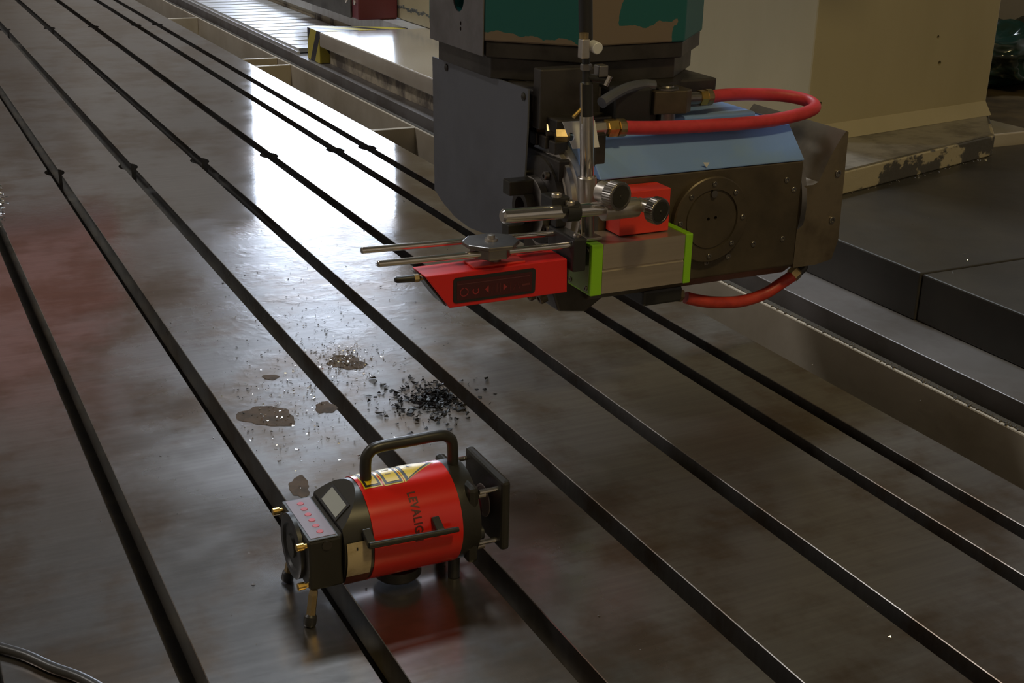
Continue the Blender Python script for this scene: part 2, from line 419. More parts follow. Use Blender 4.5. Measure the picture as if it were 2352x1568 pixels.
# black telescopic cover (front)
cov = thing('way_cover', 'black sheet-metal way cover of two flat plates beside the column', 'way cover', (2.3, 1.5, 0))
obj('cover_plate', box(1.802, 3.35, BY0+.3, 1.81, .0005, .0965, .003), BLACKCOV, cov)
obj('cover_plate', box(1.798, 3.354, 1.812, 2.64, .0005, .0985, .003), BLACKCOV, cov)
# slatted cover (far)
sl = thing('slatted_cover', 'pale bare-metal slatted way cover beyond the striped bumper', 'way cover', (1.9, 6.5, 0))
y = 5.50; k = 0
while y < 9.6:
    p = .118*(1+.03*math.sin(k*2.1))
    q = [(1.704, y, .004), (1.704, y+p-.004, .004), (1.704, y+p-.002, .0205), (1.704, y, .0225)]
    obj('slat', prism(q, (.386, 0, 0)), WHITECOV, sl); y += p; k += 1
obj('side_strip', box(1.690, 1.7035, 5.48, 9.6, .0005, .012), WHITECOV, sl)

# saddle
sad = thing('column_saddle', 'beige saddle slab carrying the column, striped bumper at its far end', 'saddle', (2.3, 3.8, 0))
obj('slab', box(1.70, 3.0, 2.66, 5.20, .070, .129, .004), SLABM, sad)
obj('skirt', box(1.742, 2.98, 2.66, 5.20, .0005, .0695), BEIGED, sad)
obj('slab_extension', box(2.092, 3.0, 5.205, 9.4, .05, .128, .003), WHITECOV, sad)
obj('extension_foot', box(2.12, 2.98, 5.205, 9.4, .0005, .0495), BEIGED, sad)
hz = [(1.70, 5.203), (1.70, 5.36), (1.712, 5.385), (1.74, 5.395), (1.78, 5.37), (2.09, 5.24), (2.09, 5.203)]
obj('bumper', prism([(x, y_, .002) for x, y_ in hz], (0, 0, .128)), HAZ, sad, label='yellow and black striped bumper')
# maroon housing on the extension
mh = thing('drive_housing', 'maroon painted drive housing behind the white slab', 'machine housing', (2.08, 5.9, .128))
obj('body', box(1.985, 2.168, 5.52, 6.5, .1285, .235, .006), MAROON, mh)
obj('side_plate', box(1.976, 1.9845, 5.60, 6.5, .1285, .235, .002), DARKG, mh)
for yy in (5.56, 5.64):
    obj('bolt', hexbolt((1.9845 if yy < 5.6 else 1.9758, yy, .20), (-1, 0, 0), .011, .008), STEEL, mh)
obj('trim_strip', box(1.984, 2.168, 5.515, 5.5195, .222, .232), WHITE, mh)

# ------------------------------------------------------------------ column
clm = thing('machine_column', 'tall olive-beige painted machine column with chipped foot flange', 'machine column', (2.5, 3.6, .129))
def line_y(x, off=0): return 2.692 + (x-2.358)*.1786 + off
cx0, cx1 = 2.172, 2.935
colb = obj('column_body', prism([(cx0, line_y(cx0), .1295), (cx1, line_y(cx1), .1295), (cx1+.02, 5.0, .1295), (cx0, 5.6, .1295)], (0, 0, 2.6), .006), COLUMN, clm)
fy = lambda x: 2.36 + (x-2.063)*.2874
f0, f1 = 1.92, 2.735
obj('foot_flange', prism([(f0, fy(f0)+.002, .099), (f1, fy(f1)+.002, .099), (2.955, line_y(2.955), .099), (2.955, line_y(2.955)+.05, .099), (f0, line_y(f0)+.05, .099)], (0, 0, .055), .003), FOOT, clm)
obj('foot_top', prism([(f0+.01, fy(f0)+.008, .1545), (f1-.01, fy(f1)+.008, .1545), (2.94, line_y(2.94), .1545), (f0+.01, line_y(f0), .1545)], (0, 0, .004)), FOOTTOP, clm)
obj('foot_fillet', prism([(2.0, line_y(2.0)-.03, .159), (2.0, line_y(2.0)+.02, .159), (2.0, line_y(2.0)+.02, .22)], (.93, .93*.1786, 0)), COLUMN, clm)
holes_ = []
for u, v in ((2158, 145), (2155, 85), (1845, 135), (1848, 95), (1885, 238), (2193, 282)):
    d = ray(u, v); n = Vector((.1786, -1, 0)); p_ = Vector((2.358, 2.692, 0)); t = (p_-CAM).dot(n)/d.dot(n); c = CAM+d*t
    if v > 270: continue
    holes_.append(cyl(c-n.normalized()*.03, c+n.normalized()*.01, .005 if v != 145 else .007, 12))
drill(colb, holes_)
# paint scar line on the side face
sc = B(); rr = random.Random(5)
ys = [4.85+.0125*i for i in range(62)]
for a in range(len(ys)-1):
    z = .183+.003*math.sin(a*.7)+rr.uniform(-.003, .003); h_ = rr.uniform(.003, .016)
    add_box(sc, cx0-.0012, cx0+.001, ys[a], ys[a+1]+.004, z-h_/2, z+h_/2)
obj('paint_scar', sc, mat('flaked_grey', (.13, .14, .13), .6), clm)

# right-hand background
plat = obj('floor_plate', box(3.36, 4.6, 1.9, 4.3, FLZ, .088, .004), BROWNP); tag(plat, 'oily brown floor plate beside the column foot', 'platform')
plat2 = obj('step_plate', prism([(3.005, 2.66, FLZ), (3.355, 2.66, FLZ), (3.355, 4.3, FLZ), (3.005, 4.3, FLZ)], (0, 0, .84)), BROWNP); tag(plat2, 'brown grimy step plate between column and floor plate', 'platform')
cabn = thing('electrical_cabinet', 'grey double-door cabinet behind the plastic bag', 'cabinet', (4.2, 3.95, .088))
obj('body', box(3.45, 4.6, 3.86, 4.28, .0885, 2.1, .004), PANEL, cabn)
obj('door', box(3.46, 3.875, 3.845, 3.8595, .10, 2.08, .002), PANEL, cabn)
obj('door', box(3.885, 4.59, 3.845, 3.8595, .10, 2.08, .002), PANEL, cabn)
def bag():
    bm = B(); bmesh.ops.create_icosphere(bm, subdivisions=5, radius=1)
    from mathutils import noise
    for v in bm.verts:
        n = v.co.copy()
        f1_ = 1 - abs(noise.noise(n*1.7+Vector((3, 1, 5)))); f2_ = 1-abs(noise.noise(n*3.2+Vector((7, 2, 1))))
        k = 1+.34*(f1_**4)+.12*(f2_**4)-.25
        c = Vector((n.x*.36, n.y*.20, n.z*.13))*k
        c.z = max(c.z, -.098)
        v.co = c + Vector((3.72, 3.52, .1875))
    return bm
bg = obj('plastic_bag', bag(), BAGM, smooth=True, org=(3.72, 3.52, .09))
for p_ in bg.data.polygons: p_.use_smooth = True
for e_ in bg.data.edges: e_.use_edge_sharp = False; tag(bg, 'crumpled shiny dark green plastic bag on the floor plate', 'plastic bag')

# ------------------------------------------------------------------ ram + milling head
ram = thing('machine_ram', 'teal and bare-metal octagonal ram above the milling head', 'machine ram', (1.14, 2.08, .53))
oc = [(.924, 2.20), (.924, 1.964), (1.046, 1.856), (1.246, 1.862), (1.359, 1.977), (1.359, 2.20), (1.25, 2.31), (1.03, 2.31)]
ramb = obj('ram_body', prism([(x, y_, .557) for x, y_ in oc], (0, 0, .874), .003), TEAL, ram)
obj('ram_base', prism([(1.14+(x-1.14)*.985, 2.08+(y_-2.08)*.985, .5305) for x, y_ in oc], (0, 0, .026), .002), DARKM, ram)
ramp = obj('side_plate', box(.921, .9235, 1.966, 2.19, .532, 1.3, .001), BAREG, ram)
for o_ in (ramp, ramb):
    drill(o_, [cyl((.91, 2.065, .615), (.99, 2.065, .615), .022, 24)] + [cyl((.91, 2.055, zz), (.95, 2.055, zz), .0035, 12) for zz in (.575, .566)])
obj('ram_slide', box(1.06, 2.1715, 1.89, 2.29, 1.4315, 1.80, .01), TEAL, ram)

hd = thing('milling_head', 'dark milling head with blue top and round side cover over the table', 'milling head', (1.2, 1.83, .196))
HX0, HX1, HY = 1.0, 1.392, 1.70
obj('housing', prism([(HX0, y_, z) for y_, z in ((HY, .196), (HY, .3775), (1.955, .3775), (1.955, .196), (1.93, .175), (1.725, .175))], (HX1-HX0, 0, 0), .0025), HOUS, hd)
obj('top_cover', prism([(HX0, y_, z) for y_, z in ((HY-.0005, .378), (HY-.0005, .3805), (1.748, .430), (1.955, .430), (1.955, .378))], (HX1-HX0, 0, 0), .0015), BLUE, hd)
obj('rear_cover', box(1.17, 1.36, 1.80, 1.95, .4305, .444, .004), BLUE, hd)
# swivel joint between ram and head
obj('neck', cyl((1.14, 1.99, .40), (1.14, 1.99, .4945), .165, 48), DARKM, hd)
obj('swivel_plate', box(.962, 1.318, 1.862, 2.22, .455, .4935, .004), DARKM, hd)
cc = Vector((1.141, 2.083, 0))
obj('swivel_disc', prism([(cc.x+(x-cc.x)*.93, cc.y+(y_-cc.y)*.93, .494) for x, y_ in oc], (0, 0, .036), .002), DARKM, hd)
obj('head_shoulder', box(.975, 1.16, 1.80, 1.96, .431, .4545, .003), DARKM, hd)
obj('link_block', box(.962, 1.07, 1.835, 1.8615, .432, .529, .003), DARKM, hd)
# round side cover
c = Vector((1.206, HY, .297))
rc = obj('side_cover', add_lathe(B(), c, (0, -1, 0), [(0, .072), (.010, .072), (.012, .070), (.012, .051), (.009, .050), (.009, .048), (.011, .047), (.011, 0.0)], 56), HOUS, hd, True)
for k in range(8):
    a = k*math.pi/4+math.pi/2
    q = c+Vector((math.cos(a)*.0605, -.0115, math.sin(a)*.0605)); obj('cover_screw', socket(q, (0, -1, 0), .0042, .003), STEELD, rc)
drill(rc, [cyl(c+Vector((dx, -.004, dz)), c+Vector((dx, -.02, dz)), .003, 10) for dx, dz in ((-.006, .002), (.008, .003))])
obj('oil_plug', cyl(c+Vector((0, -.009, .044)), c+Vector((0, -.015, .044)), .006, 14), STEELD, rc)
for u, v in ((1807, 413), (1823, 435), (1708, 497), (1797, 548), (1730, 560), (1672, 588), (1622, 602)):
    q = ony(u, v, HY); obj('head_screw', socket(q+Vector((0, .001, 0)), (0, -1, 0), .0048, .003), STEELD, hd)
q = ony(1622, 379, HY-.0008); obj('arrow_mark', prism([ony(1615, 373, 1.6985), ony(1630, 373, 1.6985), ony(1623, 385, 1.6985)], (0, .0004, 0)), WHITE, hd)
# end flange: a cove rising to the outer rim
cv = [(HX1+.0005, .19), (HX1+.0005, .334), (1.418, .334), (1.4275, .338), (1.4325, .347), (1.438, .359), (1.445, .374), (1.4525, .388), (1.460, .400), (1.468, .412), (1.476, .4215), (1.481, .419), (1.4855, .23), (1.475, .196), (1.44, .19)]
bm = prism([(x, HY+.001, z) for x, z in cv], (0, .262, 0))
obj('end_flange', bm, mat('brown_worn_steel', (.24, .195, .14), .36, .6, (.14, .11, .08), 9, rvar=.06), hd, True)
obj('end_ring', add_lathe(B(), (HX1+.0008, 1.83, .297), (1, 0, 0), [(0, .135), (.012, .133), (.018, .124), (.022, .118)], 64), STEELD, hd, True)
for u, v in ((1925, 398), (1911, 505)):
    q = ony(u, v, HY); obj('flange_screw', socket(q+Vector((0, .001, 0)), (0, -1, 0), .006, .003), STEELD, hd)
# spindle nose
ax = (-1, 0, 0); n0 = Vector((HX0, 1.835, .318))
nose = obj('spindle_nose', add_lathe(B(), n0, ax, [(0, .098), (.012, .098), (.014, .092), (.022, .0915), (.024, .078), (.026, .076)], 64), STEEL, hd, True)
obj('nose_ring', add_lathe(B(), n0+Vector((-.0265, 0, 0)), ax, [(0, .073), (.010, .072), (.012, .060), (.012, .045)], 56), DARKM, nose, True)
obj('clamp_ring', add_lathe(B(), n0+Vector((-.039, 0, -.01)), ax, [(0, .050), (.012, .050), (.014, .046), (.014, .030)], 48), STEELD, nose, True)
obj('spindle_bore', add_lathe(B(), n0+Vector((-.0395, 0, -.01)), ax, [(0, .028), (.03, .028), (.03, .018), (.01, .014)], 32), DARKM, nose, True)
for a in (.6, 2.2, 3.8, 5.4):
    q = n0+Vector((-.0385, math.cos(a)*.06, math.sin(a)*.06)); obj('nose_bolt', socket(q, ax, .007, .008), STEELD, nose)
for s in (-1, 1):
    obj('drive_key', box(.905, .9595, 1.835-.013, 1.835+.013, .318-.01+s*.036-.012, .318-.01+s*.036+.012, .002), BLACKS, nose)
# sheet guard, plane x = .95
gp = [(993, 130), (1213, 205), (1211, 300), (1205, 400), (1196, 480), (1190, 541), (1140, 541), (1110, 535), (1078, 523), (1045, 498), (1018, 466), (998, 435)]
gpt = [onx(u, v, .950) for u, v in gp]
gd = obj('guard_plate', prism(gpt, (.003, 0, 0)), GUARD, hd, label='grey sheet-metal guard plate')
for u, v in ((1026, 155), (1203, 222)): obj('guard_screw', add_lathe(B(), onx(u, v, .9499), ax, [(0, .007), (.002, .006), (.0035, .003)], 16), BLACKS, gd)
obj('guard_bracket', box(.9531, .975, 1.87, 2.2, .44, .47, .002), DARKM, gd)
# hydraulic manifold on top
mf = obj('manifold_block', prism([(x, y_, .4545) for x, y_ in ((1.145, 1.785), (1.200, 1.775), (1.216, 1.785), (1.216, 1.83), (1.145, 1.83))], (0, 0, .038), .002), HOUS, hd)
obj('manifold_cap', add_lathe(B(), (1.175, 1.80, .4925), (0, 0, 1), [(0, .021), (.003, .021), (.004, .013), (.006, .012)], 32), STEELD, mf)
obj('manifold_base', add_lathe(B(), (1.178, 1.80, .4302), (0, 0, 1), [(0, .022), (.008, .022), (.009, .016), (.024, .015)], 28), STEELD, mf)
obj('side_block', box(1.075, 1.144, 1.79, 1.86, .4305, .500, .006), BLACK, hd)
# curved bracket arm
arm = [ony(1382, 236, 1.77), ony(1408, 219, 1.78), ony(1440, 203, 1.79), ony(1475, 195, 1.80), ony(1502, 196, 1.80)]
obj('hose_arm', add_tube(B(), spline(arm, 6), .009, 12), GUARD, hd)
# red hose with brass ends
def nut(p, ax_, r, h, m, par): return obj('hose_nut', hexbolt(p, ax_, r, h), m, par)
hp = [Vector((1.262, 1.805, .473)), Vector((1.30, 1.815, .4725)), Vector((1.36, 1.82, .470)), Vector((1.42, 1.808, .466)), Vector((1.452, 1.782, .460)), Vector((1.445, 1.752, .4535)), Vector((1.40, 1.735, .448)),
      Vector((1.32, 1.729, .4425)), Vector((1.192, 1.729, .4435)), Vector((1.10, 1.729, .4475)), Vector((1.054, 1.729, .451))]
ho = obj('red_hose', add_tube(B(), spline(hp, 12), .0108, 18), HOSE, hd, True, label='red rubber hose looping over the blue top')
nut((1.2425, 1.803, .4735), (1, 0, 0), .0135, .016, BRASS, ho)
obj('hose_ferrule', cyl((1.2555, 1.8045, .4735), (1.2665, 1.805, .473), .0135, 20), BRASSD, ho)
obj('hose_stub', cyl((1.2165, 1.802, .474), (1.2425, 1.803, .4735), .0105, 18), STEELD, ho)
nut((1.024, 1.729, .452), (1, 0, 0), .0145, .020, BRASS, ho)
obj('hose_ferrule', cyl((1.043, 1.729, .4515), (1.0545, 1.729, .451), .0140, 20), BRASSD, ho)
obj('hose_stub', hexbolt((.9985, 1.729, .4525), (1, 0, 0), .011, .0255), STEEL, ho)
obj('hose_post', box(.999, 1.018, 1.718, 1.74, .395, .446, .002), DARKM, ho)
# row of brass fittings behind the tag
for (u, v), m_ in zip(((1205, 279), (1233, 289), (1254, 297), (1276, 310)), (BRASSD, BRASSD, STEEL, BRASSD)):
    q = onx(u, v, .975)
    fo = obj('pipe_fitting', hexbolt(q, (1, -.35, .0), .0115, .022), m_, hd)
    obj('fitting_body', box(q.x-.006, q.x+.018, q.y-.010, q.y+.012, q.z-.030, q.z-.0095, .002), DARKM, fo)
obj('fitting_rail', box(.968, 1.0, 1.775, 1.95, .36, .395, .003), DARKM, hd)
tg = [ony(1292, 280, 1.705), ony(1366, 276, 1.715), ony(1377, 338, 1.705), ony(1316, 342, 1.695)]
tgo = obj('tag_plate', prism(tg, (0, .0015, 0)), WHITE, hd, label='white metal tag plate with a hole')
q = ony(1313, 315, 1.6985); drill(tgo, [cyl(q+Vector((0, .012, 0)), q+Vector((0, -.012, 0)), .0062, 18)])
# underside
ub = prism([(x, 1.735, z) for x, z in ((.935, .215), (.955, .158), (1.005, .151), (1.04, .174), (1.045, .215))], (0, .16, 0), .003)
lb = obj('lower_bracket', ub, DARKM, hd)
for k in range(3): obj('bracket_bolt', socket((.938-.004*k, 1.752+.03*k, .182-.004*k), (-1, 0, -.4), .010, .012), HOUS, lb)
ubl = obj('lower_block', box(1.105, 1.182, 1.72, 1.80, .150, .178, .005), BLACK, hd)
nut((1.182, 1.745, .155), (1, 0, -.2), .012, .016, BRASSD, ubl)
lh = [ony(1575, 683, 1.745), ony(1600, 689, 1.742), ony(1640, 694, 1.74), ony(1700, 692, 1.74), ony(1755, 675, 1.74), ony(1795, 650, 1.74), ony(1822, 632, 1.742)]
lo = obj('red_hose', add_tube(B(), spline(lh, 10), .0105, 18), HOSED, hd, True, label='short red hose under the head')
nut(ony(1818, 634, 1.742), (.8, 0, .6), .0125, .016, BRASSD, lo)
obj('hose_elbow', add_tube(B(), spline([ony(1826, 628, 1.742), ony(1842, 615, 1.745), ony(1846, 598, 1.752)], 6), .0095, 12), DARKM, lo)

# ------------------------------------------------------------------ laser receiver box
rec = thing('receiver_box', 'aluminium box with lime-green end caps against the milling head', 'measuring device', (1.045, 1.665, .218))
RY, RYB = 1.63, 1.699
body_pts = [(RY, .219), (RY, .254), (RY+.0015, .2555), (RY+.0015, .2575), (RY, .259), (RY, .2975), (RYB, .2975), (RYB, .219)]
obj('body', prism([(.9705, y_, z) for y_, z in body_pts], (.147, 0, 0)), ALU, rec)
for x0, x1 in ((.950, .970), (1.118, 1.1315)):
    cpo = obj('end_cap', box(x0, x1, RY-.0015, RYB+.0005, .2175, .299, .002), LIME, rec, label='lime-green end cap')
    if x0 < 1:
        fp = obj('cap_plate', box(x0-.0012, x0-.0002, RY+.004, RYB-.004, .221, .295), LIMEF, cpo)
        for yy in (RY+.010, RYB-.010):
            for zz in (.228, .288): obj('cap_screw', socket((x0-.0012, yy, zz), ax, .0038, .002), STEELD, cpo)
        obj('cap_socket', cyl((x0-.0012, 1.662, .258), (x0-.0022, 1.662, .258), .006, 18), SLOT, cpo)
rb = obj('magnet_block', box(1.0125, 1.1015, 1.655, 1.698, .2995, .368, .0015), REDPM, rec, label='red painted block on top of the box')

# ------------------------------------------------------------------ stand with rods and clamps
st = thing('rod_stand', 'steel measuring stand with vertical post, cross rod and knurled knobs', 'measuring stand', (.955, 1.66, .299))
pb = Vector((.9605, 1.662, .3005)); pt = Vector((.934, 1.662, .74))
dirp = (pt-pb).normalized()
def onpost(z): return pb + (pt-pb)*((z-pb.z)/(pt.z-pb.z))
obj('post', add_lathe(B(), onpost(.352), dirp, [(0, .0095), (.002, .0105), (.137, .0105)], 28), CHROME, st, True)
obj('post_sleeve', add_lathe(B(), onpost(.489), dirp, [(0, .0098), (.047, .0098), (.050, .007)], 28), BLACK, st, True)
obj('sleeve_highlight', cyl(onpost(.478)+Vector((-.0098, -.003, 0)), onpost(.538)+Vector((-.0098, -.003, 0)), .0016, 8), STEEL, st)  # highlight down the left of the sleeve, put in as a thin steel strip
obj('adjuster_stem', cyl(onpost(.538), onpost(.583), .0058, 16), BLACK, st, True)
obj('upper_rod', cyl(onpost(.583), onpost(.74), .0102, 24), BLACK, st, True)
sw = onpost(.591)
swc = obj('swivel_clamp', cyl(sw+Vector((.004, -.011, .001)), sw+Vector((.004, -.028, -.001)), .0085, 20, .001), WHITE, st, True, label='pale swivel clamp on the post')
obj('swivel_jaw', box(sw.x-.018, sw.x-.005, sw.y-.022, sw.y-.008, sw.z-.016, sw.z+.012, .002), STEEL, swc)
obj('swivel_screw', cyl(sw+Vector((-.012, -.014, .012)), sw+Vector((-.012, -.014, .020)), .007, 16), BRASSD, swc)
obj('stem_nut', hexbolt(onpost(.556), dirp, .0085, .009), STEELD, st)
ga = obj('side_clamp', box(sw.x+.020, sw.x+.036, 1.655, 1.672, .545, .562, .002), STEELD, st)
obj('clamp_arm', cyl((sw.x+.004, 1.662, .545), (sw.x+.034, 1.664, .540), .006, 14), BLACK, ga, True)
obj('clamp_tip', cyl((sw.x+.034, 1.660, .532), (sw.x+.040, 1.658, .546), .0045, 12), CHROME, ga, True)
obj('lock_lever', cyl(onpost(.500)+Vector((-.008, 0, 0)), onpost(.493)+Vector((-.024, -.004, -.004)), .003, 10), BRASS, st)
obj('lower_post', cyl(pb+Vector((.003, 0, .004)), onpost(.3515)+Vector((.003, 0, 0)), .0072, 20), STEELD, st, True)
obj('thin_post', cyl(pb+Vector((-.0105, .002, .004)), onpost(.3515)+Vector((-.0105, .002, 0)), .0022, 12), CHROME, st)
obj('post_foot', box(.951, .978, 1.648, 1.680, .2995, .3045, .001), STEEL, st)
cp = onpost(.372); cl = obj('cross_clamp', add_lathe(B(), cp-dirp*.020, dirp, [(0, .0135), (.001, .0145), (.044, .0145), (.045, .0135)], 28), STEEL, st, True)
kn = Vector((.975, 1.625, .378))
def knob(par, p, ax_, r, h, hub_r, hub_h):
    ax_, u, v = frame(ax_)
    bm = B(); seg = 72; rings = []
    for t, rr_ in ((0, r*.95), (h*.08, r), (h*.9, r), (h, r*.94), (h, r*.80), (h*.96, r*.78), (h*.96, 1e-5)):
        ring = []
        for i in range(seg):
            a = 2*math.pi*i/seg; q = rr_*(1+(.018 if i % 2 else -.018)) if rr_ > r*.97 else rr_
            ring.append(bm.verts.new(p+ax_*t+(u*math.cos(a)+v*math.sin(a))*q))
        rings.append(ring)
    for a, b in zip(rings, rings[1:]):
        for i in range(seg): bm.faces.new((a[i], a[(i+1) % seg], b[(i+1) % seg], b[i]))
    bm.faces.new(rings[0][::-1])
    k_ = obj('knob', bm, STEELD, par, False, label='knurled steel knob')
    obj('knob_hub', add_lathe(B(), p-ax_*hub_h, ax_, [(0, hub_r), (hub_h, hub_r)], 24), STEEL, k_, True)
    obj('knob_face', add_lathe(B(), p+ax_*h*.961, ax_, [(0, r*.76), (.0006, r*.75), (.0008, r*.12), (.002, r*.08)], 32), BLACKS, k_, True)
knob(cl, ony(1405, 446, 1.605), (.22, -1, .02), .0215, .020, .0165, .022)
rl = ony(1152, 497, 1.61); rr_ = ony(1500, 469, 1.612)
cr_ = obj('cross_rod', add_lathe(B(), rl, rr_-rl, [(0, .0075), (.003, .0105), ((rr_-rl).length-.002, .0105), ((rr_-rl).length, .008)], 28), CHROME, st, True)
obj('rod_collar', cyl(ony(1296, 487, 1.61), ony(1326, 484.5, 1.61), .0148, 28), BLACK, cr_, True)
q = ony(1309, 468, 1.606); obj('collar_lug', box(q.x-.014, q.x+.012, q.y-.008, q.y+.012, q.z-.012, q.z-.001, .002), BLACK, cr_)
obj('collar_screw', socket(q+Vector((0, 0, -.001)), (0, 0, 1), .0075, .006), STEEL, cr_)
q2 = ony(1278, 449, 1.615); obj('lug_arm', box(q2.x-.010, q2.x+.020, q2.y-.006, q2.y+.03, q2.z-.022, q2.z-.002, .002), BLACK, cr_)
obj('lug_screw', socket(q2+Vector((0, 0, -.002)), (0, 0, 1), .0075, .006), STEEL, cr_)
a_, b_ = ony(1383, 484, 1.61), ony(1462, 475, 1.611)
obj('rod_sleeve', cyl(a_, b_, .0152, 28, .001), STEEL, cr_, True)
knob(cr_, ony(1500, 480, 1.585), (.25, -1, -.05), .0200, .016, .010, .030)
# two thin rods and the clamp plate
ra0, ra1 = ony(830, 575, 1.695), ony(1272, 536, 1.695)
rb0, rb1 = ony(868, 606, 1.640), ony(1312, 561.8, 1.640)
obj('thin_rod', add_lathe(B(), ra0, ra1-ra0, [(0, .0042), (.001, .005), ((ra1-ra0).length, .005)], 20), CHROME, st, True)
obj('thin_rod', add_lathe(B(), rb0, rb1-rb0, [(0, .0042), (.001, .005), ((rb1-rb0).length, .005)], 20), CHROME, st, True)
bk = obj('rod_bracket', box(.9180, .9405, 1.628, 1.712, .260, .312, .003), BLACK, st)
obj('bracket_stem', box(.9406, .9485, 1.645, 1.665, .262, .30, .001), BLACK, bk)
obj('bracket_arm', box(.920, .938, 1.690, 1.708, .3125, .350, .003), BLACK, bk)
for yy in (1.640, 1.695): obj('bracket_screw', socket((.929, yy, .312 if yy < 1.65 else .350), (0, 0, 1), .006, .004), STEEL, bk)
oct_ = []
pc = onz(1128, 552, .318)
for k, (dx, dy) in enumerate(((-.042, -.012), (-.020, -.036), (.018, -.038), (.040, -.014), (.040, .016), (.018, .036), (-.022, .034), (-.042, .012))):
    oct_.append((pc.x+dx, pc.y+dy, .3125))
cpl = obj('clamp_plate', prism(oct_, (0, 0, .006), .0015), STEELD, st)
obj('clamp_block', prism([(pc.x+(x-pc.x)*.72, pc.y+(y_-pc.y)*.72, .2955) for x, y_, z in oct_], (0, 0, .0165), .0015), STEELD, cpl)
obj('plate_screw', add_lathe(B(), (pc.x, pc.y, .3185), (0, 0, 1), [(0, .010), (.003, .0095), (.003, .006), (.008, .0055), (.0085, .003)], 20), STEEL, cpl)

# ------------------------------------------------------------------ red display unit hanging from the rods
dv = thing('laser_detector', 'red wedge-ended detector with dark keypad hanging under the thin rods', 'measuring device', (.80, 1.665, .225))
DY0, DY1 = 1.640, 1.690
dp = [(.683, .279), (.914, .279), (.916, .226), (.722, .226)]
obj('body', prism([(x, DY0, z) for x, z in dp], (0, DY1-DY0, 0), .0012), REDP, dv)
obj('end_wedge', prism([(x, DY0+.004, z) for x, z in ((.6800, .277), (.6822, .277), (.7188, .229), (.7166, .229))], (0, .042, 0)), DARKM, dv)
def rrect(x0, x1, z0, z1, r, y_):
    pts = []
    for cx, cz, a0 in ((x1-r, z1-r, 0), (x0+r, z1-r, 90), (x0+r, z0+r, 180), (x1-r, z0+r, 270)):
        for k in range(5):
            a = math.radians(a0+k*22.5); pts.append((cx+r*math.cos(a), y_, cz+r*math.sin(a)))
    return pts
kx0, kx1 = ony(1041, 660, DY0).x, ony(1229, 645, DY0).x
kp = obj('keypad', prism(rrect(kx0, kx1, .2325, .2715, .005, DY0-.0012), (0, .0012, 0)), BLACK, dv, label='dark rubber keypad')
mb = obj('membrane', prism(rrect(kx0+.005, kx1-.006, .2365, .2665, .001, DY0-.0016), (0, .0004, 0)), DARKRED, kp)
obj('membrane_line', box(kx0+.006, kx1-.010, DY0-.0020, DY0-.0016, .2605, .2615), mat('dim_red_line', (.13, .04, .045), .4), kp)
W = kx1-kx0; ysy = DY0-.0020
def ringmesh(cx, cz, r, a0, a1, th):
    bm = B(); n = 16; prev = None
    for k in range(n+1):
        a = math.radians(a0+(a1-a0)*k/n)
        q = [bm.verts.new((cx+math.cos(a)*(r+s*th), ysy+d, cz+math.sin(a)*(r+s*th))) for s in (-.5, .5) for d in (0, .0004)]
        if prev:
            for i, j in ((0, 1), (1, 3), (3, 2), (2, 0)): bm.faces.new((prev[i], prev[j], q[j], q[i]))
        prev = q
    return bm
zk = .2485
obj('key_power', ringmesh(kx0+W*.125, zk, .0062, 100, 440, .0012), SYM, kp)
obj('key_ring', ringmesh(kx0+W*.265, zk, .0045, 140, 400, .0020), SYM, kp)
obj('key_left', prism([(kx0+W*.375, ysy, zk), (kx0+W*.42, ysy, zk+.0055), (kx0+W*.42, ysy, zk-.0055)], (0, .0004, 0)), SYM, kp)
obj('key_right', prism([(kx0+W*.645, ysy, zk), (kx0+W*.60, ysy, zk-.0055), (kx0+W*.60, ysy, zk+.0055)], (0, .0004, 0)), SYM, kp)
DIMR = mat('dim_red_print', (.12, .022, .026), .5)
for fx in (.46, .52, .56, .69): obj('key_bar', box(kx0+W*fx-.0006, kx0+W*fx+.0006, ysy, ysy+.0004, zk-.007, zk+.007), DIMR, kp)
a_tri = B()
for s in (-1, 1):
    merge(a_tri, prism([(kx0+W*.765, ysy, zk+.006), (kx0+W*.765+s*.006, ysy, zk-.006), (kx0+W*.765+s*.0045, ysy, zk-.006)], (0, .0004, 0)))
obj('key_up', a_tri, DIMR, kp)
obj('key_wave', box(kx0+W*.83, kx0+W*.93, ysy, ysy+.0004, zk-.002, zk+.001), DIMR, kp)
# mounting screw and antenna
obj('mount_stem', cyl((pc.x+.012, 1.664, .2792), (pc.x+.012, 1.664, .2955), .010, 24), STEELD, dv)
obj('mount_pad', box(pc.x-.03, pc.x+.055, 1.646, 1.684, .2791, .2825, .001), REDPM, dv)
an0, an1 = ony(907, 643, 1.655), ony(950, 639, 1.655)
an = obj('antenna', add_lathe(B(), an0, an1-an0, [(0, .003), (.003, .0048), ((an1-an0).length, .0058)], 20), BLACK, dv, True, label='stubby black antenna')
an2 = ony(972, 637, 1.655)
obj('antenna_nut', hexbolt(an1, an2-an1, .0062, (an2-an1).length*.6), BRASSD, an)
obj('antenna_base', cyl(an1+(an2-an1)*.6, Vector((.700, an2.y, an2.z)), .0042, 14), BRASS, an)

# ------------------------------------------------------------------ pipe laser on the table
LX, LYc, LZ, LR = .460, 1.322, .084, .0630
ls = thing('pipe_laser', 'red and black tube-shaped laser with carry handle standing on the table', 'laser', (.50, LYc, 0))
XA = (1, 0, 0)
def LP(x, y_, z): return Vector((x, LYc+y_, z))
obj('red_sleeve', add_lathe(B(), LP(.461, 0, LZ), XA, [(0, LR), (.113, LR)], 72), REDT, ls, True, label='glossy red sleeve')
